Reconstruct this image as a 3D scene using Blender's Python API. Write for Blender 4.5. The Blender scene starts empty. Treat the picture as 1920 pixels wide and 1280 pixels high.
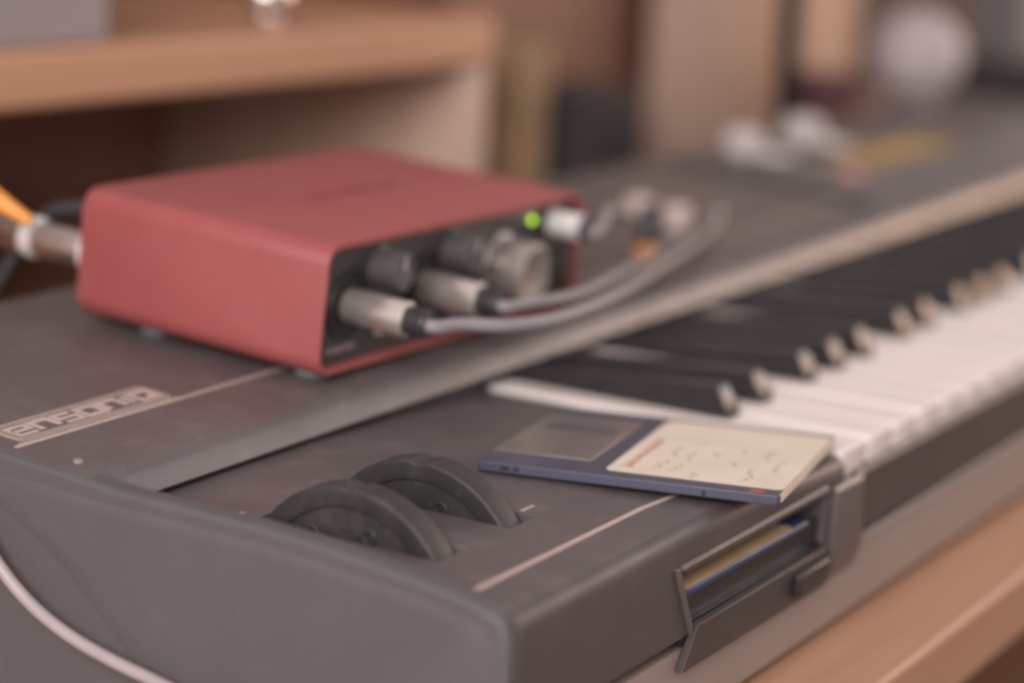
import bpy, bmesh, math, random
from mathutils import Matrix, Vector
random.seed(7)
S = 0.001                      # all lengths below are millimetres
scene = bpy.context.scene
COL = scene.collection

# ------------------------------------------------------------------ camera
CAM = Vector((-479.93, -285.05, 196.84))
YAW, PITCH, ROLL = math.radians(30.30), math.radians(12.78), math.radians(2.64)
fw = Vector((math.cos(YAW) * math.cos(PITCH), math.sin(YAW) * math.cos(PITCH), -math.sin(PITCH)))
r0 = Vector((math.sin(YAW), -math.cos(YAW), 0)); u0 = r0.cross(fw)
rr = math.cos(ROLL) * r0 + math.sin(ROLL) * u0
uu = -math.sin(ROLL) * r0 + math.cos(ROLL) * u0
cd = bpy.data.cameras.new('camera'); cam = bpy.data.objects.new('camera', cd); COL.objects.link(cam)
cam.matrix_world = Matrix(((rr.x, uu.x, -fw.x, CAM.x * S), (rr.y, uu.y, -fw.y, CAM.y * S),
                           (rr.z, uu.z, -fw.z, CAM.z * S), (0, 0, 0, 1)))
cd.sensor_width = 36; cd.lens = 4350.85 / 1920 * 36
cd.clip_start = 0.01; cd.clip_end = 50
cd.dof.use_dof = True; cd.dof.focus_distance = 0.680; cd.dof.aperture_fstop = 3.8; cd.dof.aperture_blades = 0
scene.camera = cam
scene.cycles.pixel_filter_type = 'BLACKMAN_HARRIS'; scene.cycles.filter_width = 2.6
scene.cycles.use_denoising = True
scene.cycles.max_bounces = 8

# ------------------------------------------------------------------ light
w = bpy.data.worlds.new('World'); scene.world = w; w.use_nodes = True
bg = w.node_tree.nodes['Background']
bg.inputs['Color'].default_value = (1.0, 0.86, 0.84, 1); bg.inputs['Strength'].default_value = 0.59

def area(name, loc, target, size, power, color, sy=None):
    l = bpy.data.lights.new(name, 'AREA'); l.energy = power; l.color = color
    l.shape = 'RECTANGLE'; l.size = size * S; l.size_y = (sy or size) * S
    o = bpy.data.objects.new(name, l); COL.objects.link(o)
    o.location = Vector(loc) * S
    o.rotation_euler = (Vector(target) - Vector(loc)).to_track_quat('-Z', 'Y').to_euler()
    return o
# a window up on the left behind the camera, a second pale one across the room on the right,
# and a warm area lamp added far right for the orange glare on the front lip
area('window_light', (-1560, -430, 840), (300, 150, 0), 1000, 46, (1.0, 0.93, 0.91))
area('far_window_light', (1950, -780, 680), (300, 60, 0), 650, 8, (0.84, 0.92, 1.0))
area('warm_glare_light', (2500, -500, 330), (600, 128, 5), 620, 15, (1.0, 0.56, 0.30))
scene.view_settings.view_transform = 'Standard'; scene.view_settings.look = 'None'
scene.view_settings.gamma = 1; scene.view_settings.use_curve_mapping = False
scene.view_settings.exposure = 0.0

# ------------------------------------------------------------------ materials
def mat(name, col, rough=0.5, metal=0.0, var=0.06, scale=60.0, bump=0.0, bscale=900.0, spec=0.5, emit=None, estr=0.0, coat=0.0, dust=0.0):
    m = bpy.data.materials.new(name); m.use_nodes = True
    nt = m.node_tree; b = nt.nodes['Principled BSDF']
    tc = nt.nodes.new('ShaderNodeTexCoord')
    nz = nt.nodes.new('ShaderNodeTexNoise'); nz.inputs['Scale'].default_value = scale; nz.inputs['Detail'].default_value = 5
    nt.links.new(tc.outputs['Object'], nz.inputs['Vector'])
    rp = nt.nodes.new('ShaderNodeValToRGB')
    rp.color_ramp.elements[0].position = 0.3; rp.color_ramp.elements[1].position = 0.7
    rp.color_ramp.elements[0].color = tuple(max(0, c * (1 - var)) for c in col) + (1,)
    rp.color_ramp.elements[1].color = tuple(min(1, c * (1 + var)) for c in col) + (1,)
    nt.links.new(nz.outputs['Fac'], rp.inputs['Fac'])
    if dust:
        # specks of dust and faint smears lying on the surface
        vo = nt.nodes.new('ShaderNodeTexVoronoi'); vo.inputs['Scale'].default_value = 190; vo.inputs['Randomness'].default_value = 1
        nt.links.new(tc.outputs['Object'], vo.inputs['Vector'])
        th = nt.nodes.new('ShaderNodeMapRange'); th.inputs['From Min'].default_value = 0.04; th.inputs['From Max'].default_value = 0.14; th.inputs['To Min'].default_value = 1; th.inputs['To Max'].default_value = 0
        nt.links.new(vo.outputs['Distance'], th.inputs['Value'])
        n4 = nt.nodes.new('ShaderNodeTexNoise'); n4.inputs['Scale'].default_value = 48; n4.inputs['Detail'].default_value = 8; n4.inputs['Roughness'].default_value = 0.75
        nt.links.new(tc.outputs['Object'], n4.inputs['Vector'])
        t2 = nt.nodes.new('ShaderNodeMapRange'); t2.inputs['From Min'].default_value = 0.5; t2.inputs['From Max'].default_value = 0.78; t2.inputs['To Max'].default_value = 0.9
        nt.links.new(n4.outputs['Fac'], t2.inputs['Value'])
        mm = nt.nodes.new('ShaderNodeMath'); mm.operation = 'MULTIPLY_ADD'; mm.inputs[1].default_value = 0.7
        nt.links.new(th.outputs['Result'], mm.inputs[0]); nt.links.new(t2.outputs['Result'], mm.inputs[2])
        m2 = nt.nodes.new('ShaderNodeMath'); m2.operation = 'MULTIPLY'; m2.inputs[1].default_value = dust
        nt.links.new(mm.outputs[0], m2.inputs[0])
        mx = nt.nodes.new('ShaderNodeMix'); mx.data_type = 'RGBA'; mx.inputs['B'].default_value = (0.34, 0.30, 0.28, 1)
        nt.links.new(m2.outputs[0], mx.inputs['Factor']); nt.links.new(rp.outputs['Color'], mx.inputs['A'])
        nt.links.new(mx.outputs['Result'], b.inputs['Base Color'])
    else: nt.links.new(rp.outputs['Color'], b.inputs['Base Color'])
    mr = nt.nodes.new('ShaderNodeMapRange'); mr.inputs['To Min'].default_value = max(0.02, rough - 0.07); mr.inputs['To Max'].default_value = min(1, rough + 0.07)
    n2 = nt.nodes.new('ShaderNodeTexNoise'); n2.inputs['Scale'].default_value = scale * 2.3; n2.inputs['Detail'].default_value = 6
    nt.links.new(tc.outputs['Object'], n2.inputs['Vector']); nt.links.new(n2.outputs['Fac'], mr.inputs['Value'])
    nt.links.new(mr.outputs['Result'], b.inputs['Roughness'])
    b.inputs['Metallic'].default_value = metal; b.inputs['Specular IOR Level'].default_value = spec
    b.inputs['Coat Weight'].default_value = coat
    if bump:
        n3 = nt.nodes.new('ShaderNodeTexNoise'); n3.inputs['Scale'].default_value = bscale; n3.inputs['Detail'].default_value = 3
        bp = nt.nodes.new('ShaderNodeBump'); bp.inputs['Strength'].default_value = bump; bp.inputs['Distance'].default_value = 0.0003
        nt.links.new(tc.outputs['Object'], n3.inputs['Vector']); nt.links.new(n3.outputs['Fac'], bp.inputs['Height'])
        nt.links.new(bp.outputs['Normal'], b.inputs['Normal'])
    if emit:
        b.inputs['Emission Color'].default_value = emit + (1,); b.inputs['Emission Strength'].default_value = estr
    return m

def wood(name, c0, c1, rough=0.45, sc=(6, 90, 90)):
    m = bpy.data.materials.new(name); m.use_nodes = True
    nt = m.node_tree; b = nt.nodes['Principled BSDF']
    tc = nt.nodes.new('ShaderNodeTexCoord'); mp = nt.nodes.new('ShaderNodeMapping'); mp.inputs['Scale'].default_value = sc
    nt.links.new(tc.outputs['Object'], mp.inputs['Vector'])
    nz = nt.nodes.new('ShaderNodeTexNoise'); nz.inputs['Scale'].default_value = 1.0; nz.inputs['Detail'].default_value = 7; nz.inputs['Distortion'].default_value = 0.6
    nt.links.new(mp.outputs['Vector'], nz.inputs['Vector'])
    rp = nt.nodes.new('ShaderNodeValToRGB'); rp.color_ramp.elements[0].position = 0.3; rp.color_ramp.elements[1].position = 0.72
    rp.color_ramp.elements[0].color = c0 + (1,); rp.color_ramp.elements[1].color = c1 + (1,)
    nt.links.new(nz.outputs['Fac'], rp.inputs['Fac']); nt.links.new(rp.outputs['Color'], b.inputs['Base Color'])
    b.inputs['Roughness'].default_value = rough
    return m

M = dict(
    shell=mat('grey_plastic', (0.098, 0.082, 0.081), 0.43, dust=0.22, var=0.07, scale=25, bump=0.25, bscale=1800),
    shell_end=mat('grey_end_plastic', (0.083, 0.078, 0.081), 0.58, dust=0.06, var=0.06, scale=18, bump=0.25, bscale=1600),
    pan=mat('taupe_base_plastic', (0.25, 0.195, 0.17), 0.5, var=0.05, scale=20, bump=0.2, bscale=1500),
    front=mat('dark_front_plastic', (0.066, 0.052, 0.053), 0.52, dust=0.10, var=0.08, scale=30, bump=0.25, bscale=1800),
    black=mat('black_plastic', (0.022, 0.020, 0.020), 0.38, var=0.15, scale=80, bump=0.1),
    cavity=mat('dark_cavity', (0.018, 0.015, 0.014), 0.7),
    blackkey=mat('black_key_plastic', (0.030, 0.027, 0.029), 0.34, var=0.1, scale=60, spec=0.30),
    whitekey=mat('ivory_key_plastic', (0.74, 0.675, 0.63), 0.5, var=0.03, scale=40, spec=0.3),
    wheel=mat('wheel_rubber', (0.025, 0.0225, 0.0225), 0.6, dust=0.15, var=0.15, scale=120, bump=0.3, bscale=1500),
    print_=mat('printed_tan_ink', (0.47, 0.37, 0.33), 0.5, var=0.08, scale=200),
    faint=mat('faded_ink', (0.26, 0.21, 0.20), 0.5, var=0.1, scale=300),
    red=mat('red_anodised', (0.295, 0.069, 0.067), 0.56, dust=0.07, var=0.05, scale=30, bump=0.25, bscale=2500),
    redmark=mat('dark_red_print', (0.20, 0.035, 0.040), 0.45, var=0.1, scale=60),
    panel=mat('black_faceplate', (0.035, 0.031, 0.031), 0.42, var=0.12, scale=60, bump=0.1),
    nickel=mat('satin_nickel', (0.84, 0.77, 0.71), 0.30, metal=0.85, var=0.05, scale=150),
    silverplug=mat('bright_silver', (0.82, 0.80, 0.78), 0.3, metal=0.4, var=0.03, scale=100),
    plugmetal=mat('dull_plug_metal', (0.60, 0.52, 0.48), 0.3, metal=1, var=0.08, scale=120),
    chrome=mat('chrome', (0.80, 0.78, 0.76), 0.14, metal=1, var=0.03, scale=100),
    knobcap=mat('silver_knob', (0.50, 0.45, 0.42), 0.33, metal=0.8, var=0.04, scale=80),
    rubber=mat('grey_foot_rubber', (0.16, 0.17, 0.19), 0.7),
    cord=mat('grey_cable_jacket', (0.225, 0.205, 0.213), 0.58, var=0.05, scale=90),
    whitecord=mat('pale_cable_jacket', (0.33, 0.285, 0.295), 0.4, var=0.05, scale=90),
    matteblack=mat('matte_black', (0.014, 0.013, 0.014), 0.85, spec=0.2),
    knobgrey=mat('dark_knob_rubber', (0.058, 0.052, 0.054), 0.5),
    bezel=mat('dark_bezel_plastic', (0.042, 0.033, 0.031), 0.5, dust=0.08, var=0.1, scale=40, bump=0.2, bscale=1500),
    darkcap=mat('dark_boot', (0.030, 0.027, 0.030), 0.45),
    led=mat('green_led', (0.2, 0.6, 0.02), 0.3, emit=(0.50, 0.85, 0.0), estr=2.6),
    floppy=mat('indigo_floppy_plastic', (0.056, 0.058, 0.092), 0.42, var=0.06, scale=60, bump=0.15),
    shutter=mat('shutter_metal', (0.27, 0.235, 0.225), 0.42, metal=0.7, var=0.1, scale=120),
    shutterhole=mat('shutter_window', (0.085, 0.075, 0.088), 0.5),
    label=mat('cream_paper_label', (0.65, 0.57, 0.47), 0.75, var=0.07, scale=45, bump=0.1, bscale=600),
    labelred=mat('red_print', (0.42, 0.16, 0.15), 0.7, var=0.2, scale=500),
    pencil=mat('pencil_mark', (0.40, 0.34, 0.29), 0.8, var=0.15, scale=400),
    redink=mat('bright_red_tab', (0.45, 0.06, 0.06), 0.5),
    bluedisk=mat('blue_disk_plastic', (0.030, 0.055, 0.13), 0.4),
    tanlabel=mat('tan_paper_label', (0.46, 0.31, 0.18), 0.75, var=0.08, scale=60),
    desk=wood('beech_laminate', (0.36, 0.19, 0.115), (0.44, 0.25, 0.155), 0.55, (7, 70, 70)),
    hutch=wood('hutch_laminate', (0.40, 0.205, 0.115), (0.47, 0.255, 0.15), 0.5, (6, 60, 60)),
    hutchback=wood('hutch_back_board', (0.24, 0.125, 0.09), (0.30, 0.165, 0.12), 0.6, (6, 60, 60)),
    screenwood=wood('screen_wood', (0.36, 0.25, 0.19), (0.42, 0.295, 0.23), 0.65, (40, 40, 6)),
    darkwood=wood('brown_wood', (0.13, 0.055, 0.032), (0.19, 0.085, 0.05), 0.5, (40, 40, 6)),
    midwood=wood('pale_wood', (0.50, 0.36, 0.28), (0.57, 0.42, 0.33), 0.6, (40, 40, 6)),
    wall=mat('dim_wall', (0.055, 0.035, 0.032), 0.8, var=0.2, scale=6),
    greybox=mat('grey_case', (0.24, 0.205, 0.21), 0.55, var=0.05, scale=20),
    dimgrey=mat('dim_grey_case', (0.115, 0.108, 0.11), 0.7),
    darkbox=mat('dark_case', (0.034, 0.027, 0.028), 0.75),
    olive=mat('olive_card', (0.30, 0.20, 0.11), 0.6, var=0.25, scale=18),
    white=mat('white_glass', (0.41, 0.35, 0.36), 0.6, var=0.04, scale=30),
    orange=mat('orange_jacket', (0.78, 0.30, 0.06), 0.45, var=0.05, scale=80),
    ochre=mat('ochre_sticker', (0.34, 0.225, 0.075), 0.6, var=0.1, scale=80),
    paleplastic=mat('pale_plastic', (0.52, 0.47, 0.46), 0.35, var=0.05, scale=80),
    pinkplastic=mat('pink_plastic', (0.46, 0.22, 0.21), 0.4, var=0.05, scale=80),
    maroon=mat('maroon_card', (0.10, 0.035, 0.04), 0.6),
    brass=mat('brushed_tip', (0.55, 0.45, 0.41), 0.5, metal=0.2),
)

# ------------------------------------------------------------------ helpers
def bx(bm, x0, x1, y0, y1, z0, z1):
    v = [bm.verts.new(p) for p in ((x0, y0, z0), (x1, y0, z0), (x1, y1, z0), (x0, y1, z0), (x0, y0, z1), (x1, y0, z1), (x1, y1, z1), (x0, y1, z1))]
    for f in ((0, 3, 2, 1), (4, 5, 6, 7), (0, 1, 5, 4), (1, 2, 6, 5), (2, 3, 7, 6), (3, 0, 4, 7)):
        bm.faces.new([v[i] for i in f])
def box(*a): bm = bmesh.new(); bx(bm, *a); return bm
def prism(pts, axis, a, b, bm=None):
    """extrude a 2-D outline along axis (0,1,2) from a to b"""
    bm = bm or bmesh.new()
    def P(p, t):
        q = list(p); q.insert(axis, t); return q
    A = [bm.verts.new(P(p, a)) for p in pts]; B = [bm.verts.new(P(p, b)) for p in pts]
    n = len(pts)
    bm.faces.new(A); bm.faces.new(B[::-1])
    for i in range(n): bm.faces.new((A[i], B[i], B[(i + 1) % n], A[(i + 1) % n]))
    bmesh.ops.recalc_face_normals(bm, faces=bm.faces)
    return bm
def rrect(x0, x1, y0, y1, r, n=5):
    out = []
    for cx, cy, a0 in ((x1 - r, y1 - r, 0), (x0 + r, y1 - r, 90), (x0 + r, y0 + r, 180), (x1 - r, y0 + r, 270)):
        for k in range(n + 1):
            a = math.radians(a0 + 90 * k / n); out.append((cx + r * math.cos(a), cy + r * math.sin(a)))
    return out
def lathe(prof, origin=(0, 0, 0), axis=(0, -1, 0), n=40, bm=None, closed=False):
    """revolve (radius, height) pairs about axis through origin"""
    bm = bm or bmesh.new(); ax = Vector(axis).normalized(); o = Vector(origin)
    e = ax.orthogonal().normalized(); f = ax.cross(e)
    rings = []
    for r, h in prof:
        if r < 1e-6: rings.append([bm.verts.new(o + ax * h)]); continue
        rings.append([bm.verts.new(o + ax * h + (e * math.cos(2 * math.pi * k / n) + f * math.sin(2 * math.pi * k / n)) * r) for k in range(n)])
    if closed: rings.append(rings[0])
    for A, B in zip(rings, rings[1:]):
        for k in range(n):
            k2 = (k + 1) % n
            if len(A) == 1 and len(B) == 1: continue
            if len(A) == 1: bm.faces.new((A[0], B[k2], B[k]))
            elif len(B) == 1: bm.faces.new((A[k], A[k2], B[0]))
            else: bm.faces.new((A[k], A[k2], B[k2], B[k]))
    bmesh.ops.recalc_face_normals(bm, faces=bm.faces)
    return bm
def catmull(pts, n=10):
    P = [Vector(p) for p in pts]; P = [P[0] * 2 - P[1]] + P + [P[-1] * 2 - P[-2]]
    out = []
    for i in range(1, len(P) - 2):
        for k in range(n):
            t = k / n; a, b, c, d = P[i - 1], P[i], P[i + 1], P[i + 2]
            out.append(0.5 * ((2 * b) + (c - a) * t + (2 * a - 5 * b + 4 * c - d) * t * t + (3 * b - a - 3 * c + d) * t ** 3))
    out.append(P[-2]); return out
def tube(pts, r, n=14, bm=None):
    bm = bm or bmesh.new(); pts = [Vector(p) for p in pts]; rings = []; up = None
    for i, p in enumerate(pts):
        t = (pts[min(i + 1, len(pts) - 1)] - pts[max(i - 1, 0)]).normalized()
        up = t.orthogonal().normalized() if up is None else (up - t * up.dot(t)).normalized()
        s = t.cross(up); R = r[i] if isinstance(r, (list, tuple)) else r
        rings.append([bm.verts.new(p + (up * math.cos(2 * math.pi * k / n) + s * math.sin(2 * math.pi * k / n)) * R) for k in range(n)])
    for A, B in zip(rings, rings[1:]):
        for k in range(n): bm.faces.new((A[k], A[(k + 1) % n], B[(k + 1) % n], B[k]))
    bm.faces.new(rings[0][::-1]); bm.faces.new(rings[-1])
    bmesh.ops.recalc_face_normals(bm, faces=bm.faces)
    return bm
def ribbon(pts, wd, z0, z1, closed=False, bm=None):
    """flat mitred stroke of width wd in the XY plane"""
    bm = bm or bmesh.new(); n = len(pts); P = [Vector(p) for p in pts]; L = []; R = []
    for i in range(n):
        a = P[i - 1] if (i > 0 or closed) else None; b = P[(i + 1) % n] if (i < n - 1 or closed) else None
        d1 = (P[i] - a).normalized() if a is not None else None; d2 = (b - P[i]).normalized() if b is not None else None
        d1 = d1 or d2; d2 = d2 or d1
        n1 = Vector((-d1.y, d1.x)); n2 = Vector((-d2.y, d2.x)); m = (n1 + n2)
        m = m.normalized() if m.length > 1e-6 else n1
        k = wd / 2 / max(0.4, m.dot(n1))
        L.append(P[i] + m * k); R.append(P[i] - m * k)
    mk = lambda Q, z: [bm.verts.new((q.x, q.y, z)) for q in Q]
    lt, rt, lb, rb = mk(L, z1), mk(R, z1), mk(L, z0), mk(R, z0)
    for i in range(n if closed else n - 1):
        j = (i + 1) % n
        bm.faces.new((rt[i], rt[j], lt[j], lt[i])); bm.faces.new((lt[i], lt[j], lb[j], lb[i])); bm.faces.new((rb[i], rb[j], rt[j], rt[i]))
    if not closed:
        bm.faces.new((lt[0], lb[0], rb[0], rt[0])); bm.faces.new((rt[-1], rb[-1], lb[-1], lt[-1]))
    return bm

def finish(bm, name):
    for v in bm.verts: v.co *= S
    me = bpy.data.meshes.new(name); bm.to_mesh(me); bm.free(); return me
def obj(name, bm, m, parent=None, bevel=0, seg=3, smooth=None, label=None, world=True):
    """one mesh object; world=True: coordinates are the scene's, else the parent's own frame"""
    me = finish(bm, name) if isinstance(bm, bmesh.types.BMesh) else bm
    if not me.materials: me.materials.append(M[m] if isinstance(m, str) else m)
    o = bpy.data.objects.new(name, me); COL.objects.link(o)
    if parent is not None:
        o.parent = parent
        if world:
            q = parent; T = Matrix.Identity(4)
            while q is not None: T = q.matrix_basis @ T; q = q.parent
            o.matrix_basis = T.inverted()
    if bevel:
        b = o.modifiers.new('bevel', 'BEVEL'); b.width = bevel * S; b.segments = seg; b.limit_method = 'ANGLE'; b.angle_limit = math.radians(30)
        b.harden_normals = False
    if smooth is None: smooth = True
    if smooth:
        for p in me.polygons: p.use_smooth = True
        for e in me.edges: pass
        me.set_sharp_from_angle(angle=math.radians(35))
    if label: o['label'] = label
    return o
def tag(o, label, cat, group=None, kind=None):
    if label: o['label'] = label
    if cat: o['category'] = cat
    if group: o['group'] = group
    if kind: o['kind'] = kind
    return o
def thing(name, loc, label, cat, basis=None, group=None):
    o = bpy.data.objects.new(name, None); COL.objects.link(o); o.empty_display_size = 0.02
    mtx = Matrix.Translation(Vector(loc) * S)
    if basis: mtx = mtx @ Matrix((basis[0], basis[1], basis[2])).transposed().to_4x4()
    o.matrix_basis = mtx
    return tag(o, label, cat, group)

# ------------------------------------------------------------------ setting
DZ = -66.0
fl = obj('floor', box(-3000, 4500, -3000, 3500, -780, -760), 'darkwood'); fl['kind'] = 'structure'
wl = obj('wall', box(-1500, 4500, 1900, 1950, -760, 1200), 'wall'); wl['kind'] = 'structure'

desk = thing('desk', (600, 250, -760), 'light brown wooden desk with rounded front edge under the synthesizer', 'desk')
obj('desk_top', box(-700, 1900, -40, 700, DZ - 26, DZ), 'desk', desk, bevel=2.5, seg=4)
obj('leg', box(-690, -665, 20, 690, -760, DZ - 26.5), 'desk', desk, bevel=1)
obj('leg', box(1860, 1885, 20, 690, -760, DZ - 26.5), 'desk', desk, bevel=1)

# ------------------------------------------------------------------ synthesizer
KB = thing('synthesizer_keyboard', (540, 130, DZ), 'dark grey keyboard synthesizer with ivory keys, two thumb wheels and a disk drive', 'synthesizer')
KR = 1078.0      # right end
def upz(y): return 11.8 + 0.07 * (y - 139)

# left end cheek : outline in y,z, rim arched above the recessed wheel panel
rim = [(-8.2, -6), (-6.5, -1.6), (-3, 0.4), (2, 1.6), (8, 2.9), (17, 4.1), (34, 6.0), (51, 7.6), (69, 8.6), (99, 9.0), (120, 9.3), (130, 10.2), (138, upz(138) - 0.9), (152, upz(152) - 0.9), (170, upz(170) - 0.9), (275, upz(275) - 0.9), (279, 14), (279, DZ + 2.4), (-5, DZ + 2.4), (-8.2, -56)]
bm = prism(rim, 0, -1.0, 7.5)
obj('end_cheek', bm, 'shell_end', KB, bevel=1.9, seg=5)
# shallow raised field on the cheek with a soft swept lower border
fld = [(164, -3.5), (151, -9.5), (139.6, -16.8), (129.7, -25.8), (120.8, -33), (108, -45), (101, -54), (-2, -54), (-5.5, -33), (-5.5, -8), (2, -2.6), (17, 0.0), (51, 3.0), (69, 4.2), (99, 4.6), (124, 4.8), (150, 6.2), (166, 6.0)]
bm = bmesh.new(); rings = []
for k in range(7):
    t = k / 6; sc = 1 - 0.16 * t; xx = -0.95 - 0.7 * math.sin(t * math.pi / 2)
    rings.append([bm.verts.new((xx, 60 + (y - 60) * sc, -20 + (z + 20) * sc)) for y, z in fld])
for A, B in zip(rings, rings[1:]):
    for k in range(len(A)): bm.faces.new((A[k], A[(k + 1) % len(A)], B[(k + 1) % len(A)], B[k]))
bm.faces.new(rings[-1]); bmesh.ops.recalc_face_normals(bm, faces=bm.faces)
obj('cheek_field', bm, 'shell_end', KB)
rimR = [(y, z) for y, z in rim]
obj('end_cheek', prism(rimR, 0, KR - 7.5, KR + 1), 'shell_end', KB, bevel=2.6, seg=5)

# wheel panel with two slots
bm = bmesh.new(); xs = [7.6, 26.5, 41.5, 64.5, 79.5, 105, 213.6]; ys = [-5.2, 31, 93, 132.2]
gv = {(i, j): bm.verts.new((x, y, -4.6 if i == 6 else 0)) for i, x in enumerate(xs) for j, y in enumerate(ys)}
for i in range(6):
    for j in range(3):
        if j == 1 and i in (1, 3): continue
        bm.faces.new((gv[i, j], gv[i + 1, j], gv[i + 1, j + 1], gv[i, j + 1]))
ex = bmesh.ops.extrude_face_region(bm, geom=bm.faces[:])
bmesh.ops.translate(bm, verts=[v for v in ex['geom'] if isinstance(v, bmesh.types.BMVert)], vec=(0, 0, -5))
bmesh.ops.recalc_face_normals(bm, faces=bm.faces)
obj('wheel_panel', bm, 'shell', KB, bevel=0.5, seg=2)
bm = ribbon([(12.7, 10.3), (105, 10.3), (205, 10.3)], 2.0, 0.02, 0.12)
for v in bm.verts: v.co.z -= max(0, v.co.x - 105) * 4.6 / 108.6
obj('panel_stripe', bm, 'print_', KB)
# small worn legends by the wheels
bm = bmesh.new()
for x0, y0, k in ((43.2, 86, 4), (24.2, 97.5, 3)):
    for i in range(k): bx(bm, x0 + i * 1.9, x0 + i * 1.9 + 1.2, y0, y0 + 1.7, 0.02, 0.1)
for i in range(4): bx(bm, 81 + i * 1.8, 82.1 + i * 1.8, 36, 37.5, 0.02, 0.1)
obj('panel_legend', bm, 'print_', KB)['kind'] = 'stuff'

# front below the wheel panel, split round the drive bay
prof = [(-5.0, 0.0), (-6.6, -0.45), (-8.1, -1.5), (-8.9, -3.0), (-9.2, -5), (-9.2, -33.5), (-4, -33.5), (-4, -6), (-5.0, -5.2)]
bm = prism(prof, 0, 2.8, 90.0)
prism([(90, -11.6), (92, -11.6), (103, -33.5), (90, -33.5)], 1, -9.2, -4, bm)
top = [(-5.0, 0.0), (-6.6, -0.45), (-8.1, -1.5), (-8.9, -3.0), (-9.2, -5), (-9.2, -11.6), (-4, -11.6), (-4, -6), (-5.0, -5.2)]
prism(top, 0, 90.0, 105, bm)
st_ = []
for x, dz in ((105, 0), (203, -4.15), (213.5, -4.6)):
    st_.append([bm.verts.new((x, y, z + dz * max(0, min(1, (z + 11.6) / 6.6)))) for y, z in top])
for A, B in zip(st_, st_[1:]):
    for k in range(len(A)): bm.faces.new((A[k], B[k], B[(k + 1) % len(A)], A[(k + 1) % len(A)]))
bm.faces.new(st_[-1])
prism([(-9.2, -11.61), (-9.2, -33.5), (-4, -33.5), (-4, -11.61)], 0, 203, 213.5, bm)
bmesh.ops.recalc_face_normals(bm, faces=bm.faces)
obj('front_panel', bm, 'front', KB, smooth=True)

# upper control panel: inclined top, front lip
bm = prism([(132.5, -4.5), (132.5, 1.0), (126.2, 1.4), (125.4, 2.4), (128.2, 7.8), (130.4, 9.9), (133.5, 11.0), (138.5, upz(138.5)), (274, upz(274)), (276.5, 19.5), (277, -36), (136, -36), (136, -4.5)], 0, 0.5, KR - 0.5)
obj('control_panel', bm, 'shell', KB)
# underside pan
obj('bottom_pan', prism([(-4.5, -37.6), (-7.6, -38.0), (-8.0, -39.5), (-7.6, DZ + 4), (-6, DZ + 2.2), (268, DZ + 2.2), (268, -37.6)], 0, 7.7, KR - 7.7), 'pan', KB)
for x in (60, 1000):
    for y in (50, 215): obj('foot', lathe([(0, 0), (9, 0), (10, 2.15), (0, 2.15)], (x, y, DZ), (0, 0, 1), 20), 'rubber', KB)

# key slip under the white keys
slip = [(-9.0, -13.5), (-7.6, -12.2), (-5, -12.2), (-5, -35.5), (-7.9, -35.5), (-9.0, -34)]
obj('key_slip', prism(slip, 0, 226.2, KR - 7.6), 'bezel', KB)
obj('slip_trim', prism([(-9.9, -36.9), (-9.0, -35.6), (-5, -35.6), (-5, -37.4), (-9.2, -37.4)], 0, 226.2, KR - 7.6), 'shell_end', KB)
obj('key_bed', box(213.7, KR - 7.6, -4.8, 126, -36, -24), 'cavity', KB)

# keys
KX, WP = 214.8, 23.5
blk = [14.5, 42.0, 82.5, 109.5, 137.0]; BW = 10.6
def white_mesh(i, plain=False):
    x0, x1 = i * WP + 0.95, (i + 1) * WP - 0.95
    L, Rr = x0, x1
    if not plain:
        for b in blk:
            if b < x0 < b + BW + 0.6: L = b + BW + 0.9
            if b - 0.6 < x1 < b + BW: Rr = b - 0.9
    yf, yc, yb = -7.3, 41.0, 131.0
    pts = [(x0, yf + 2.6), (x0 + 0.75, yf + 0.75), (x0 + 2.6, yf), (x1 - 2.6, yf), (x1 - 0.75, yf + 0.75), (x1, yf + 2.6), (x1, yc), (Rr, yc), (Rr, yb), (L, yb), (L, yc), (x0, yc)]
    out = []
    for p in pts:
        if not out or (abs(p[0] - out[-1][0]) + abs(p[1] - out[-1][1])) > 1e-4: out.append(p)
    bm = prism([(x - i * WP, y) for x, y in out], 2, -21, -3.0)
    for v in bm.verts:
        if v.co.z < -10 and v.co.y < -4: v.co.y += 1.6
    return finish(bm, 'white_key')
wm = [white_mesh(i) for i in range(7)] + [white_mesh(0, True)]
for k in range(36):
    i = 7 if k == 35 else k % 7
    o = obj('white_key', wm[i], 'whitekey', KB, bevel=0.9, seg=3)
    o.location.x += (KX + k * WP) * S
    if random.random() < 0.35: o.location.z -= random.uniform(0.1, 0.5) * S
bkbm = bmesh.new()
secs = [(42.0, -10, -3.2, 0.0), (42.4, -10, -0.6, 0.1), (46.6, -10, 6.6, 1.0), (47.6, -10, 7.2, 1.2), (131.0, -10, 1.2, 1.1)]
rings = []
for y, zb, zt, ins in secs:
    rings.append([bkbm.verts.new(p) for p in ((0, y, zb), (BW, y, zb), (BW - ins, y, zt), (ins, y, zt))])
bkbm.faces.new(rings[0]); bkbm.faces.new(rings[-1][::-1])
for A, B in zip(rings, rings[1:]):
    for k in range(4): bkbm.faces.new((A[k], B[k], B[(k + 1) % 4], A[(k + 1) % 4]))
bmesh.ops.recalc_face_normals(bkbm, faces=bkbm.faces)
bkm = finish(bkbm, 'black_key')
for oc in range(5):
    for b in blk:
        o = obj('black_key', bkm, 'blackkey', KB, bevel=0.45, seg=2)
        o.location.x += (KX + oc * 7 * WP + b) * S

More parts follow.
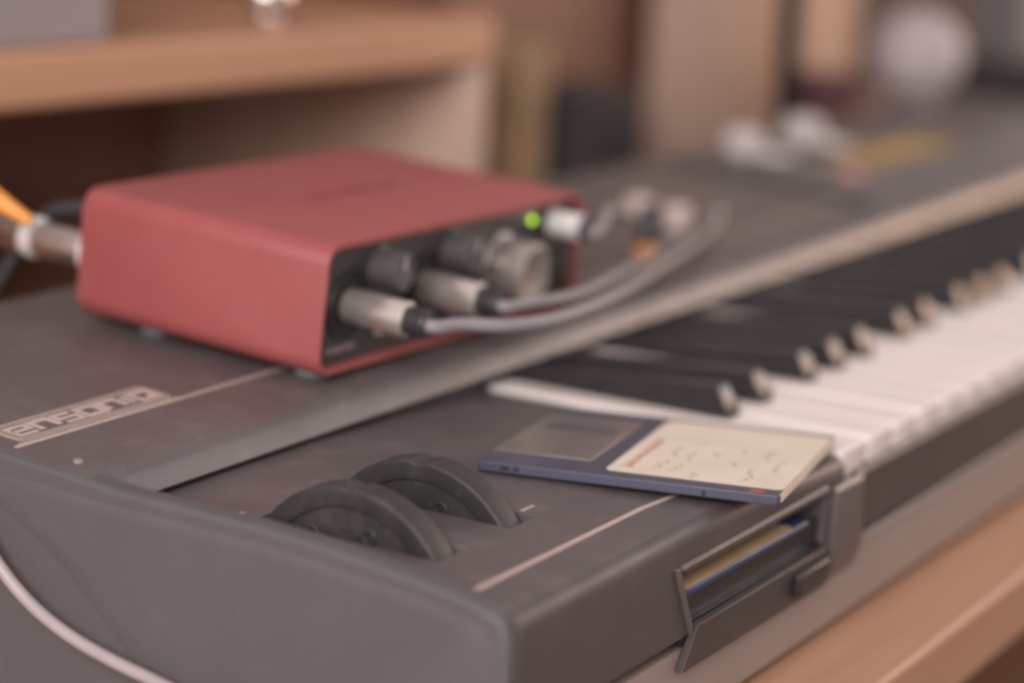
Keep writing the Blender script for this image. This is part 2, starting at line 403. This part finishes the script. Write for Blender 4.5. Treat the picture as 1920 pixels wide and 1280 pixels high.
# thumb wheels
def wheel(name, x0, yc, zt, R, dim):
    zc = zt - R; t = 9.8
    prof = [(4, 0.9), (R - 6.4, 0.9), (R - 6.0, 0.2), (R - 5.6, 0.0), (R - 0.9, 0.0), (R - 0.2, 0.5), (R, 1.4), (R, t - 1.4), (R - 0.3, t - 0.5), (R - 1.0, t), (4, t)]
    bm = lathe(prof, (x0, yc, zc), (1, 0, 0), 120, closed=True)
    # a shallow finger notch across the tread
    for v in bm.verts:
        a = math.atan2(v.co.y - yc, v.co.z - zc); r = math.hypot(v.co.y - yc, v.co.z - zc)
        if r > R - 1.2 and abs(a - 0.02) < 0.07: v.co.z -= 0.8 * math.cos((a - 0.02) / 0.07 * math.pi / 2)
    wh = obj(name, bm, 'wheel', KB)
    for a in dim:
        rd = R - 12
        c = (x0 + 0.86, yc + rd * math.sin(a), zc + rd * math.cos(a))
        obj('dimple', lathe([(1.5, 0.0), (2.3, 0.0), (2.3, 0.5), (1.9, 0.75), (1.5, 0.5)], c, (-1, 0, 0), 20, closed=True), 'wheel', wh)
        obj('dimple_hole', lathe([(0, 0.15), (1.5, 0.15), (1.5, 0.0), (0, 0.0)], c, (-1, 0, 0), 20), 'cavity', wh)
wheel('pitch_wheel', 28.0, 61.5, 14.4, 35.5, (0.55, -0.30))
wheel('modulation_wheel', 66.0, 63.0, 13.4, 36.0, (0.42, -0.32))
obj('slot_floor', box(22, 84, 26, 98, -58, -57), 'cavity', KB)

# logo on the control panel (flat print, follows the incline)
def incline(bm):
    for v in bm.verts: v.co.z += upz(v.co.y)
    return bm
fr = [(x, y) for x, y in rrect(8.6, 77.6, 163.6, 177.0, 2.2, 3)]
bm = ribbon(fr, 0.75, 0.03, 0.12, closed=True); obj('logo_frame', incline(bm), 'print_', KB)
bm = ribbon(rrect(10.0, 76.2, 165.0, 175.6, 1.6, 3), 0.55, 0.03, 0.12, closed=True); obj('logo_frame', incline(bm), 'print_', KB)
gly = dict(e=[[(0, .5), (1, .5), (1, 1), (0, 1), (0, 0), (1, 0)]], n=[[(0, 0), (0, 1), (1, 1), (1, 0)]],
           s=[[(1, 1), (0, 1), (0, .5), (1, .5), (1, 0), (0, 0)]], o=['c', [(0, 0), (1, 0), (1, 1), (0, 1)]],
           i=[[(.5, 0), (.5, 1)]], q=['q', [(0, 0), (1, 0), (1, 1), (0, 1)]])
x = 12.4
for ch in 'ensoniq':
    wd = 7.4 if ch != 'i' else 1.9
    bm = bmesh.new(); g = gly[ch]; H0, HH = 167.1, 6.4
    pt = lambda p: (x + p[0] * wd, H0 + p[1] * HH)
    if g[0] in ('c', 'q'):
        ribbon([pt(p) for p in g[1]], 2.3, 0.03, 0.13, closed=True, bm=bm)
        if g[0] == 'q': ribbon([(x + wd * 0.55, H0 + 2.2), (x + wd + 0.9, H0 - 1.15)], 1.5, 0.14, 0.2, bm=bm)
    else:
        ribbon([pt(p) for p in g[0]], 2.3 if ch != 's' and ch != 'e' else 1.8, 0.03, 0.13, bm=bm)
    obj('logo_letter', incline(bm), 'print_', KB)
    x += wd + 2.75
bm = ribbon([(3.2, 160.7), (980, 160.7)], 1.5, 0.03, 0.12); obj('panel_stripe', incline(bm), 'print_', KB)
bm = ribbon([(6.0, 162.2), (79, 162.2)], 0.5, 0.03, 0.12); obj('panel_stripe', incline(bm), 'print_', KB)
obj('screw', lathe([(0, 0.9), (1.0, 0.8), (1.5, 0.3), (1.6, -0.5), (0, -0.5)], (7.0, 140.5, upz(140.5)), (0, 0, 1), 16), 'faint', KB)

# disk drive in the front
DR = obj('disk_drive', box(97.2, 197.2, 22, 26, -33, -11.7), 'cavity', KB)
obj('bay_roof', box(92.2, 203, -4, 22, -11.7, -10.4), 'cavity', DR)
obj('bay_side', box(200.2, 203, -9.0, 21.8, -42, -12.6), 'shell', DR)
# bezel: black face under the slot, ledge, then a lower face raked back
obj('bezel', prism([(104.6, -31.0), (199.8, -31.0), (199.8, -44.3), (95.5, -43.4), (102.4, -34.2)], 1, -11.0, -8.3), 'bezel', DR, bevel=0.35, seg=2)
obj('bezel_ledge', box(99, 199.9, -8.2, 6, -36.5, -30.4), 'black', DR)
obj('slot_face', box(97.0, 199.9, -6.6, -6.0, -30.3, -21.8), 'black', DR)
obj('eject_button', box(172, 196, -13.6, -11.05, -41.0, -33.6), 'black', DR, bevel=0.8)
obj('bay_frame', prism([(89.6, -10.6), (92.2, -11.0), (104.0, -33.6), (101.8, -34.0)], 1, -10.2, -4.3), 'shell', DR, bevel=0.4)
obj('bay_frame', prism([(-10.2, -11.6), (-9.3, -10.6), (-9.21, -10.6), (-9.21, -12.2), (-10.2, -12.2)], 0, 93.7, 199.0), 'front', DR)
obj('bay_frame', prism([(-9.9, -12.9), (-9.3, -12.5), (-8.0, -12.5), (-8.0, -13.0), (-9.9, -13.2)], 0, 96.1, 199.0), 'front', DR)
obj('bay_post', prism([(-11.4, -13.6), (-10.2, -12.2), (-9.25, -12.2), (-9.25, -33.6), (-8.5, -33.6), (-8.5, -44.3), (-9.5, -44.3), (-12.2, -36)], 0, 203.2, 226.0), 'shell', DR, bevel=0.8)

# disk sitting in the drive
D2 = thing('floppy_disk', (140, 20, -25), 'blue floppy disk with tan label pushed into the drive slot', 'floppy disk')
obj('shell', prism(rrect(97.5, 187.5, -9.0, 21, 2, 3), 2, -21.6, -19.6), 'bluedisk', D2, bevel=0.35, seg=2)
obj('paper_label', prism(rrect(99.0, 176.5, -8.4, 20.5, 2.5, 3), 2, -19.58, -19.40), 'tanlabel', D2)

# ------------------------------------------------------------------ floppy on the wheel panel
A_ = Vector((128.3, -23.0, 1.7)); th_ = math.radians(12.37); FW, FL = 90.0, 94.0
E1 = Vector((math.cos(th_), math.sin(th_), -0.040)).normalized(); E2 = Vector((-math.sin(th_), math.cos(th_), -0.016))
E2 = (E2 - E1 * E2.dot(E1)).normalized()
FD = thing('floppy_disk', A_, 'indigo floppy disk with handwritten cream label lying beside the thumb wheels', 'floppy disk', (E1, E2, E1.cross(E2)))
L = dict(parent=FD, world=False)
sh = [(0.6, 0), (FW - 0.6, 0), (FW, 0.6), (FW, FL - 4), (FW - 4, FL), (0.6, FL), (0, FL - 0.6), (0, 0.6)]
obj('shell', prism(sh, 2, 0, 3.2), 'floppy', bevel=0.45, seg=3, **L)
lab = prism(rrect(7.0, FW - 4.0, 0.15, 55.5, 2.4, 4), 2, 3.21, 3.36)
obj('paper_label', lab, 'label', **L)
obj('label_fold', box(3.5, FW - 2.5, -0.30, -0.05, 0.5, 3.1), 'label', **L)
st = obj('shutter', box(16.0, FW - 12, 62.5, FL + 0.25, 3.05, 3.50), 'shutter', bevel=0.15, seg=2, **L)
obj('shutter_edge', box(16.0, FW - 12, FL + 0.02, FL + 0.4, 0.3, 3.04), 'shutter', parent=st, world=False)
obj('shutter_window', box(FW - 38, FW - 27, 66.0, FL - 4.5, 3.505, 3.56), 'shutterhole', parent=st, world=False)
obj('latch_hole', box(-0.06, 0.5, FL - 10.2, FL - 7.4, 0.9, 2.4), 'cavity', **L)
obj('latch_hole', box(-0.06, 0.5, FL - 13.2, FL - 11.6, 0.9, 2.4), 'cavity', **L)
obj('write_tab', box(1.3, 3.9, 5.0, 9.2, 3.21, 3.30), 'redink', **L)
obj('corner_notch', box(-0.08, 0.5, 22, 23.2, 0.0, 2.0), 'cavity', **L)
# red heading printed across the shutter end of the label, pencilled words below
bm = bmesh.new(); px = 14.0
for i in range(13):
    wd = random.uniform(2.0, 3.1); ribbon([(px, 49.0 + random.uniform(-.4, .4)), (px + wd * .4, 51.2), (px + wd * .8, 49.0 + random.uniform(-.4, .4))], 0.95, 3.365, 3.40, bm=bm); px += wd + 0.7
obj('label_heading', bm, 'labelred', **L)
bm = bmesh.new()
for row, (y, runs) in enumerate(((41.5, ((16, 30), (34, 50))), (36.5, ((14, 26), (30, 46), (52, 60))), (29.0, ((10, 17), (40, 48))), (21.0, ((30, 37), (48, 55))), (13.5, ((12, 30), (42, 58))), (7.5, ((28, 46),)))):
    for a, b in runs:
        q = [(a + k * 1.1, y + random.uniform(-1.5, 1.5)) for k in range(int((b - a) / 1.1))]
        ribbon(q, 0.6, 3.365, 3.39, bm=bm)
obj('label_handwriting', bm, 'pencil', **L)

# ------------------------------------------------------------------ audio interface
B1 = Vector((0.9997, 0.0169, -0.0163)); B2 = Vector((-0.0158, 0.9975, 0.0693)); B3 = B1.cross(B2)
AI = thing('audio_interface', (120.57, 138.81, 14.90), 'red metal audio interface box with knobs and jack plugs, standing on the synthesizer', 'audio interface', (B1, B2, B3))
L = dict(parent=AI, world=False)
BWd, BD, BH = 175.0, 101.5, 44.6
# case: extruded rounded sleeve open at front and back
outer = rrect(0, BWd, 0, BH, 7.4, 10); inner = rrect(2.2, BWd - 2.2, 2.2, BH - 2.2, 5.4, 10)
# square-ish bottom corners
bm = bmesh.new(); rings = []
for pts, y in ((inner, 4.0), (inner, 0.25), (outer, 0.0), (outer, 0.6), (outer, BD - 0.6), (outer, BD), (inner, BD - 0.25), (inner, BD - 4)):
    sc = 0.3 if (y in (0.0, BD)) else 0
    rings.append([bm.verts.new((x + (sc if x < BWd / 2 else -sc), y, z + (sc if z < BH / 2 else -sc))) for x, z in pts])
for A, B in zip(rings, rings[1:]):
    for k in range(len(A)): bm.faces.new((A[k], A[(k + 1) % len(A)], B[(k + 1) % len(A)], B[k]))
bmesh.ops.recalc_face_normals(bm, faces=bm.faces)
obj('case', bm, 'red', **L)
obj('face_plate', prism(inner, 1, 3.2, 5.2), 'panel', **L)
obj('back_plate', prism(inner, 1, BD - 5, BD - 3.2), 'panel', **L)
bm = bmesh.new()
for i in range(9): bx(bm, 58 + i * 6.4, 58 + i * 6.4 + random.uniform(3.5, 5.2), 46, 46 + random.uniform(4, 7), BH + 0.01, BH + 0.06)
obj('top_emblem', bm, 'redmark', **L)
for u, v in ((14, 11), (14, 76), (BWd - 14, 11), (BWd - 14, 76), ):
    obj('foot', lathe([(0, -3.0), (5.4, -3.0), (6.2, -2.2), (6.2, 0.2), (0, 0.2)], (u, v, 0), (0, 0, 1), 24), 'rubber', **L)
def socket(u, v, r):
    s = obj('input_socket', lathe([(r - 1.2, 2.9), (r - 0.8, 3.6), (r - 0.2, 3.6), (r, 3.1), (r, -1), (r - 1.2, -1)], (u, 6.0, v), (0, -1, 0), 40, closed=True), 'black', **L)
    obj('socket_bore', lathe([(0, 2.85), (r - 1.25, 2.85), (r - 1.25, 0), (0, 0)], (u, 6.0, v), (0, -1, 0), 40), 'cavity', parent=s, world=False)
socket(18.5, 22, 12.0); socket(64.5, 22, 12.0)
def knob(u, v, r, h, m, name, y0=3.2):
    k = obj(name, lathe([(0, 0), (r * 1.12, 0), (r * 1.12, 0.8), (r * 1.02, 1.2), (r, h - 0.8), (r - 0.8, h), (r * 0.85, h), (r * 0.8, h - 0.4), (0, h - 0.4)], (u, y0, v), (0, -1, 0), 48), m, **L)
    return k
k = knob(36, 32.5, 6.6, 11, 'knobgrey', 'gain_knob'); obj('pointer', box(35.6, 36.4, -7.7, -7.35, 33.5, 38.2), 'paleplastic', parent=k, world=False)
k = knob(83, 32.5, 6.6, 11, 'knobgrey', 'gain_knob'); obj('pointer', box(82.6, 83.4, -7.7, -7.35, 33.5, 38.2), 'paleplastic', parent=k, world=False)
knob(119, 21.5, 11.6, 15.5, 'knobcap', 'monitor_knob')
obj('phantom_button', lathe([(0, 0), (3.4, 0), (3.4, 3.2), (2.8, 3.8), (0, 3.8)], (102, 3.2, 29), (0, -1, 0), 24), 'knobcap', **L)
for u in (38, 86):
    obj('toggle_switch', box(u - 2.2, u + 2.2, -0.2, 3.3, 9.2, 12.4), 'paleplastic', bevel=0.8, **L)
obj('power_led', lathe([(0, 1.4), (0.9, 1.1), (1.2, 0.5), (1.2, -0.4), (0, -0.4)], (139.5, 3.2, 37), (0, -1, 0), 20), 'led', **L)
knob(152, 20, 6.2, 10, 'black', 'phones_knob')
obj('phones_socket', lathe([(4.0, 0), (6.2, 0), (6.2, 1.2), (5.4, 1.8), (4.0, 1.8)], (153, 3.2, 35), (0, -1, 0), 28, closed=True), 'black', **L)
bm = bmesh.new()
for i in range(7): bx(bm, 9 + i * 2.4, 9 + i * 2.4 + 1.7, 3.05, 3.15, 6.2, 8.2)
for i in range(8): bx(bm, 50 + i * 2.2, 51.5 + i * 2.2, 3.05, 3.15, 6.2, 7.8)
obj('panel_print', bm, 'faint', **L)['kind'] = 'stuff'

# ------------------------------------------------------------------ plugs and cables
def bl(u, v, z): return Vector((120.57, 138.81, 14.90)) + B1 * u + B2 * v + B3 * z
def jack(name, u, v, m, r, n0, n1, n2, path, cm, cr, label, cat, group=None, tip=None):
    p0 = bl(u, 3, v); ax = -B2
    t = thing(name, p0, label, cat, group=group)
    obj('barrel', lathe([(0, -2), (r * .55, -2), (r * .55, n0), (r * .93, n0), (r, n0 + 0.6), (r, n1 - 0.8), (r - .7, n1), (0, n1)], p0, ax, 40), m, t)
    obj('strain_relief', lathe([(0, n1 - .2), (r * .80, n1 - .2), (r * .82, n1 + 2), (r * .74, n2 - 1), (r * .60, n2), (0, n2)], p0, ax, 32), 'darkcap', t)
    for q_ in range(4):
        h = n1 + 1.6 + q_ * (n2 - n1 - 2.4) / 4
        obj('relief_rib', lathe([(r * .6, h), (r * .86, h), (r * .86, h + .8), (r * .6, h + .8)], p0, ax, 28, closed=True), 'darkcap', t)
    P = [p0 + ax * (n2 - 2), p0 + ax * (n2 + 3)] + [Vector(q) for q in path]
    obj('cord', tube(catmull(P, 12), cr, 16), cm, t)
    if tip:
        q = catmull(P, 12); d = (q[-1] - q[-4]).normalized()
        obj('end_plug', lathe([(0, 0), (cr * 1.02, 0), (cr * 1.05, 1.5), (cr * 1.05, 6), (cr * .6, 8), (0, 8)], q[-1] - d * 2, d, 24), tip, t)
    return t
jack('jack_cable', 18.5, 22, 'nickel', 6.0, 0.5, 24.5, 32, [(150.5, 102, 34), (163, 92.8, 33), (184.1, 88.8, 32), (217.9, 93.2, 30), (263.4, 102.6, 28), (334.6, 123.7, 24), (408.2, 146, 19.5), (466, 165, 17), (490, 174, 19)],
     'cord', 2.3, 'grey cable with satin plug in the near input, corner side of the red box', 'cable', 'audio cables', 'silverplug')
jack('jack_cable', 64.5, 22, 'nickel', 6.0, 0.5, 24.5, 32, [(196, 105, 33.5), (217.6, 104, 32), (245, 108.2, 30), (289.1, 118.7, 28), (346.1, 135.7, 24), (404, 156, 18.5), (440, 168, 16.5)],
     'cord', 2.1, 'grey cable with satin plug in the second input, below the big silver knob', 'cable', 'audio cables')
jack('headphone_cable', 153, 35, 'silverplug', 5.0, 0.5, 14.5, 18, [(300, 131, 49), (328, 146, 45), (353.3, 154.2, 40), (384, 163, 32), (400, 166, 24), (408, 170, 19)],
     'cord', 2.1, 'thin grey cable on the bright chrome plug next to the green light', 'cable', 'audio cables')
t = thing('jack_adapter', (398, 162, upz(162)), 'black jack adapter with orange ring standing behind the cables', 'adapter')
ad = Vector((0.25, 0.10, 0.95)).normalized(); p = Vector((398, 162, upz(162) + 1.2))
obj('body', lathe([(0, 4), (5.6, 4), (6.2, 6), (6.2, 19), (5, 21), (0, 21)], p, ad, 28), 'darkcap', t)
obj('ring', lathe([(0, -2), (5.2, -2), (5.8, -1), (5.8, 3.9), (0, 3.9)], p, ad, 28), 'orange', t)
def stud(name, x, y, r, h, m, label, cat, group=None, top='chrome'):
    t = thing(name, (x, y, upz(y)), label, cat, group=group)
    obj('base', lathe([(0, 0.05), (r, 0.05), (r * 1.05, 1), (r, h * .55), (r * .8, h * .6), (0, h * .6)], (x, y, upz(y)), (0, 0, 1), 28), m, t)
    obj('cap', lathe([(0, h), (r * .5, h * .98), (r * .85, h * .9), (r * .9, h * .78), (r * .9, h * .61), (0, h * .61)], (x, y, upz(y)), (0, 0, 1), 28), top, t)
stud('metal_button', 466, 203, 7.5, 12, 'brass', 'small pinkish metal button behind the cable ends, nearer the red box', 'button', 'metal buttons on the panel', 'brass')
stud('metal_button', 463, 182, 7.5, 12, 'brass', 'small pinkish metal button right beside the cable ends', 'button', 'metal buttons on the panel', 'brass')

# rear plugs and the orange lead at the left
for du, dz, ln, nm in ((15, 19, 56, 'long silver plug in the back of the red box under the orange lead'), (34, 29, 22, 'short silver plug higher up behind the left corner of the red box')):
    p0 = bl(du, BD - 3, dz)
    t = thing('rear_plug', p0, nm, 'plug', group='plugs in the back of the red box')
    obj('barrel', lathe([(0, -1), (4, -1), (4, 4), (6.0, 4), (6.2, 4.5), (6.2, ln - 2), (5, ln), (0, ln)], p0, B2, 36), 'plugmetal', t)
    for c in (6, 33):
        if c < ln: obj('collar', lathe([(6.25, c), (7.2, c + .6), (7.5, c + 2), (7.2, c + 5), (6.25, c + 5.5)], p0, B2, 36, closed=True), 'silverplug', t)
    obj('cord', tube(catmull([p0 + B2 * (ln - 2), p0 + B2 * (ln + 6), p0 + B2 * (ln + 26) + Vector((-6, 0, -10)), p0 + B2 * (ln + 50) + Vector((-20, 0, -60))], 8), 3.0, 14), 'darkcap', t)
OR0, OR1, OR2, OR3 = (115.1, 258.1, 53.3), (112.7, 263.7, 56.6), (109.8, 270.7, 61.1), (105.5, 281.4, 68.6)
t = thing('orange_lead', OR0, 'bright orange lead end beside the silver plugs at left', 'cable')
obj('sleeve', tube(catmull([OR0, OR1, OR2, OR3, (70, 330, 120)], 8), [2.0 + 0.11 * min(i, 16) for i in range(33)], 16), 'orange', t)
obj('tip', lathe([(0, 0), (1.6, 0), (2.1, 1.2), (2.1, 4), (0, 4)], Vector(OR0) + (Vector(OR0) - Vector(OR1)).normalized() * 1.5, Vector(OR1) - Vector(OR0), 20), 'orange', t)
t = thing('orange_lead', (130, 300, 5), 'dull red lead low behind the synthesizer at the left border', 'cable')
obj('sleeve', tube(catmull([(140, 300, DZ + 20), (136, 302, -10), (128, 296, 14), (112, 300, 22), (90, 320, 20)], 8), 5.0, 16), 'redmark', t)

# pale cable hanging in front of the cheek
t = thing('hanging_cable', (-8, 60, -45), 'pale grey cable sagging in front of the left end of the synthesizer', 'cable')
obj('cord', tube(catmull([(-9, 196, 16), (-8.4, 170, -4), (-8, 156.3, -18.8), (-8, 144.3, -27.6), (-8, 130.4, -33.6), (-8, 114.8, -37.4), (-8, 95.8, -40.6), (-8, 70, -46), (-9, 40, -56), (-10, 20, DZ + 2.2)], 10), 1.9, 16), 'whitecord', t)

# ------------------------------------------------------------------ control panel far part
hood = [(145, upz(145) + 0.2), (150, upz(150) + 2.6), (262, upz(262) + 2.6), (266, upz(266) + 0.2)]
obj('display_hood', prism(hood, 0, 618, 1000), 'shell', KB, bevel=0.6)
obj('display_edge_shade', prism([(146, upz(146) + .05), (262, upz(262) + .05), (262, upz(262) + .5), (146, upz(146) + .5)], 0, 606, 617.6), 'cavity', KB)  # dark strip laid on the panel as the shadow along the hood's edge
t = obj('sticker', prism([(183, upz(183) + 2.75), (213, upz(213) + 2.75), (213, upz(213) + 2.95), (183, upz(183) + 2.95)], 0, 706, 838), 'ochre')
tag(t, 'ochre yellow rectangular sticker on the far control panel', 'sticker')
def bud(x, y, r, m, lab, col):
    z = upz(y) + (2.7 if x > 618 else 0)
    t = thing('earphone', (x, y, z), lab, 'earphone', group='earphones on the panel')
    obj('shell', lathe([(0, r * 1.5), (r * .6, r * 1.42), (r * .95, r * 1.1), (r, r * .7), (r * .8, r * .25), (r * .5, 0), (0, 0)], (x, y, z), (0, 0, 1), 28), m, t)
    obj('stem', tube([(x, y - r * .5, z + r * .6), (x + 6, y - r - 4, z + 3), (x + 20, y - r - 8, z + 2.4)], [r * .35, r * .3, 1.6], 14), m, t)
bud(648, 236, 12, 'paleplastic', 'pale white earphone lying on the far panel, left of the black pole', 1)
bud(716, 232, 13, 'paleplastic', 'larger pinkish white earphone on the far panel right below the black pole', 1)
stud('control_button', 668, 182, 8, 7, 'pinkplastic', 'pink button in front of the ochre sticker', 'button', None, 'pinkplastic')

# ------------------------------------------------------------------ hutch behind
HT = Vector((0.9965, -0.0840, 0)); HN = Vector((0.0840, 0.9965, 0))
HU = thing('desk_hutch', (606, 368, DZ), 'wooden hutch with a thick shelf standing behind the synthesizer at left', 'hutch', (HT, HN, Vector((0, 0, 1))))
L = dict(parent=HU, world=False); z0 = 64 - DZ
obj('shelf', box(-900, 0, 0, 235, z0, z0 + 25), 'hutch', bevel=2.5, seg=3, **L)
obj('side_panel', box(-18, -0.5, 4, 235, 0.2, z0 - 0.3), 'midwood', bevel=1, **L)
obj('back_panel', box(-900, -18.5, 228, 234, 0.2, z0 - 0.3), 'hutchback', **L)
def hp(u, v, z): return Vector((606, 368, DZ)) + HT * u + HN * v + Vector((0, 0, z))
def hbox(name, u0, u1, v0, v1, za, zb, m, label, cat, extra=None, bevel=2):
    t = thing(name, hp((u0 + u1) / 2, (v0 + v1) / 2, za), label, cat, (HT, HN, Vector((0, 0, 1))))
    dx, dy = (u1 - u0) / 2, (v1 - v0) / 2
    obj('case', box(-dx, dx, -dy, dy, 0, zb - za), m, parent=t, world=False, bevel=bevel)
    if extra: extra(t, dx, dy, zb - za)
    return t
zs = z0 + 25.1
def vents(t, dx, dy, h):
    for i in range(4): obj('vent', box(-dx + 20 + i * 12, -dx + 26 + i * 12, -dy - 0.4, -dy + 0.2, 20, h - 20), 'darkbox', parent=t, world=False)
    obj('rim', box(-dx - 0.5, dx + 0.5, -dy - 0.5, dy + 0.5, h - 6, h + 1), 'greybox', parent=t, world=False, bevel=1)
def feet(t, dx, dy, h):
    obj('lid', box(-dx - 0.6, dx + 0.6, -dy - 0.6, dy + 0.6, h - 8, h + 0.5), 'darkbox', parent=t, world=False, bevel=1)
hbox('equipment_case', -560, -282, 10, 180, zs, zs + 150, 'greybox', 'plain grey box standing on the left of the shelf', 'box', vents)
hbox('speaker_box', -262, -205, 110, 190, zs, zs + 130, 'darkbox', 'dark box at the back of the shelf beside the grey box', 'box', feet)
hbox('equipment_unit', -520, -318, 60, 200, 0.2, 96, 'darkbox', 'black box in the dark compartment under the shelf', 'box', feet)
p = hp(-165, 20, zs)
t = thing('glass_ornament', p, 'small shiny silver ball ornament on the shelf front', 'ornament')
obj('foot', lathe([(0, 0), (7, 0), (7.5, 2), (4, 5), (0, 5)], p, (0, 0, 1), 28), 'chrome', t)
obj('globe', lathe([(0, 4)] + [(13 * math.sin(a * math.pi / 16), 17 - 13 * math.cos(a * math.pi / 16)) for a in range(2, 16)] + [(0, 30)], p, (0, 0, 1), 32), 'chrome', t)

# things in the gap right of the hutch
def slab(name, x0, x1, y0, y1, za, zb, m, label, cat, lid=None):
    t = thing(name, ((x0 + x1) / 2, (y0 + y1) / 2, za), label, cat)
    obj('body', box(x0, x1, y0, y1, za, zb - (5 if lid else 0)), m, t, bevel=2)
    if lid: obj('lid', box(x0 - .8, x1 + .8, y0 - .8, y1 + .8, zb - 4.8, zb), lid, t, bevel=1)
    return t
slab('cardboard_box', 694, 724, 400, 440, DZ, 66, 'olive', 'tall olive brown carton standing right of the hutch', 'box', 'olive')
slab('storage_box', 748, 815, 385, 440, DZ, 34, 'darkbox', 'short black box between the carton and the wooden cabinet', 'box', 'darkbox')
t = thing('wooden_cabinet', (900, 560, DZ), 'dark brown wooden cabinet behind the middle of the synthesizer', 'cabinet')
obj('side', box(700, 995, 470, 800, DZ + .2, 500), 'darkwood', t, bevel=2)
obj('door', box(705, 990, 462, 469.5, DZ + 6, 490), 'darkwood', t, bevel=2)  # dark wood here and pale screen beside it paint one panel's light gradient
t = thing('wooden_screen', (1050, 500, DZ), 'wooden screen coloured pale as the lit end of the wood, behind the black pole', 'screen')
obj('board', box(948, 1262, 432, 452, DZ + .2, 500), 'screenwood', t, bevel=2)  # paler wood colour stands in for the more brightly lit end
obj('edge_strip', box(1262.3, 1268, 431, 453, DZ + .2, 500), 'hutch', t, bevel=1)
PX0, PX1 = (843.3, 300.0, 14.6), (841.7, 300.0, 106.7)
t = thing('stand_pole', (PX0[0], PX0[1], DZ), 'slim black upright pole behind the synthesizer in front of the pale wood', 'stand')
dirp = (Vector(PX1) - Vector(PX0)).normalized()
foot_ = Vector(PX0) + dirp * ((DZ + 4 - PX0[2]) / dirp.z)
obj('tube', tube([foot_, Vector(PX0) + dirp * 420], 7.0, 24), 'matteblack', t)
obj('base_plate', lathe([(0, 0), (17, 0), (17, 4), (11, 6), (0, 6)], (foot_.x, foot_.y, DZ), (0, 0, 1), 32), 'matteblack', t)
obj('clamp', lathe([(0, -9), (12, -9), (12.5, -7), (12.5, 7), (12, 9), (0, 9)], Vector(PX0) + dirp * 190, dirp, 24), 'matteblack', t)
# globe on the far end, monitor and grey speaker further away
p = Vector((948, 256, upz(256) + 2.7))
t = thing('globe_lamp', p, 'round white globe at the far end of the synthesizer', 'lamp')
obj('collar', lathe([(0, 0), (16, 0), (17, 2), (14, 6), (0, 6)], p, (0, 0, 1), 32), 'greybox', t)
obj('globe', lathe([(0, 4)] + [(30 * math.sin(a * math.pi / 20), 34 - 30 * math.cos(a * math.pi / 20)) for a in range(2, 20)] + [(0, 64)], p, (0, 0, 1), 40), 'white', t)
t = thing('monitor', (1570, 490, DZ), 'dark screen far back at the upper right', 'monitor')
obj('screen', box(1240, 1900, 480, 500, DZ + 40, 420), 'darkbox', t, bevel=3)
obj('stand', box(1540, 1600, 484, 496, DZ, DZ + 40), 'darkbox', t, bevel=2)
slab('grey_speaker', 1172, 1240, 262, 296, 36.2, 160, 'dimgrey', 'grey box at the upper right corner beyond the synthesizer', 'speaker', 'dimgrey')
slab('equipment_unit', 1168, 1300, 200, 330, DZ, 36, 'darkbox', 'dark low box under the grey box at the upper right corner', 'box', 'darkbox')

slab('pouch', 905, 940, 288, 330, DZ, 42, 'maroon', 'small dark maroon box behind the far end, below the white globe', 'box', 'maroon')
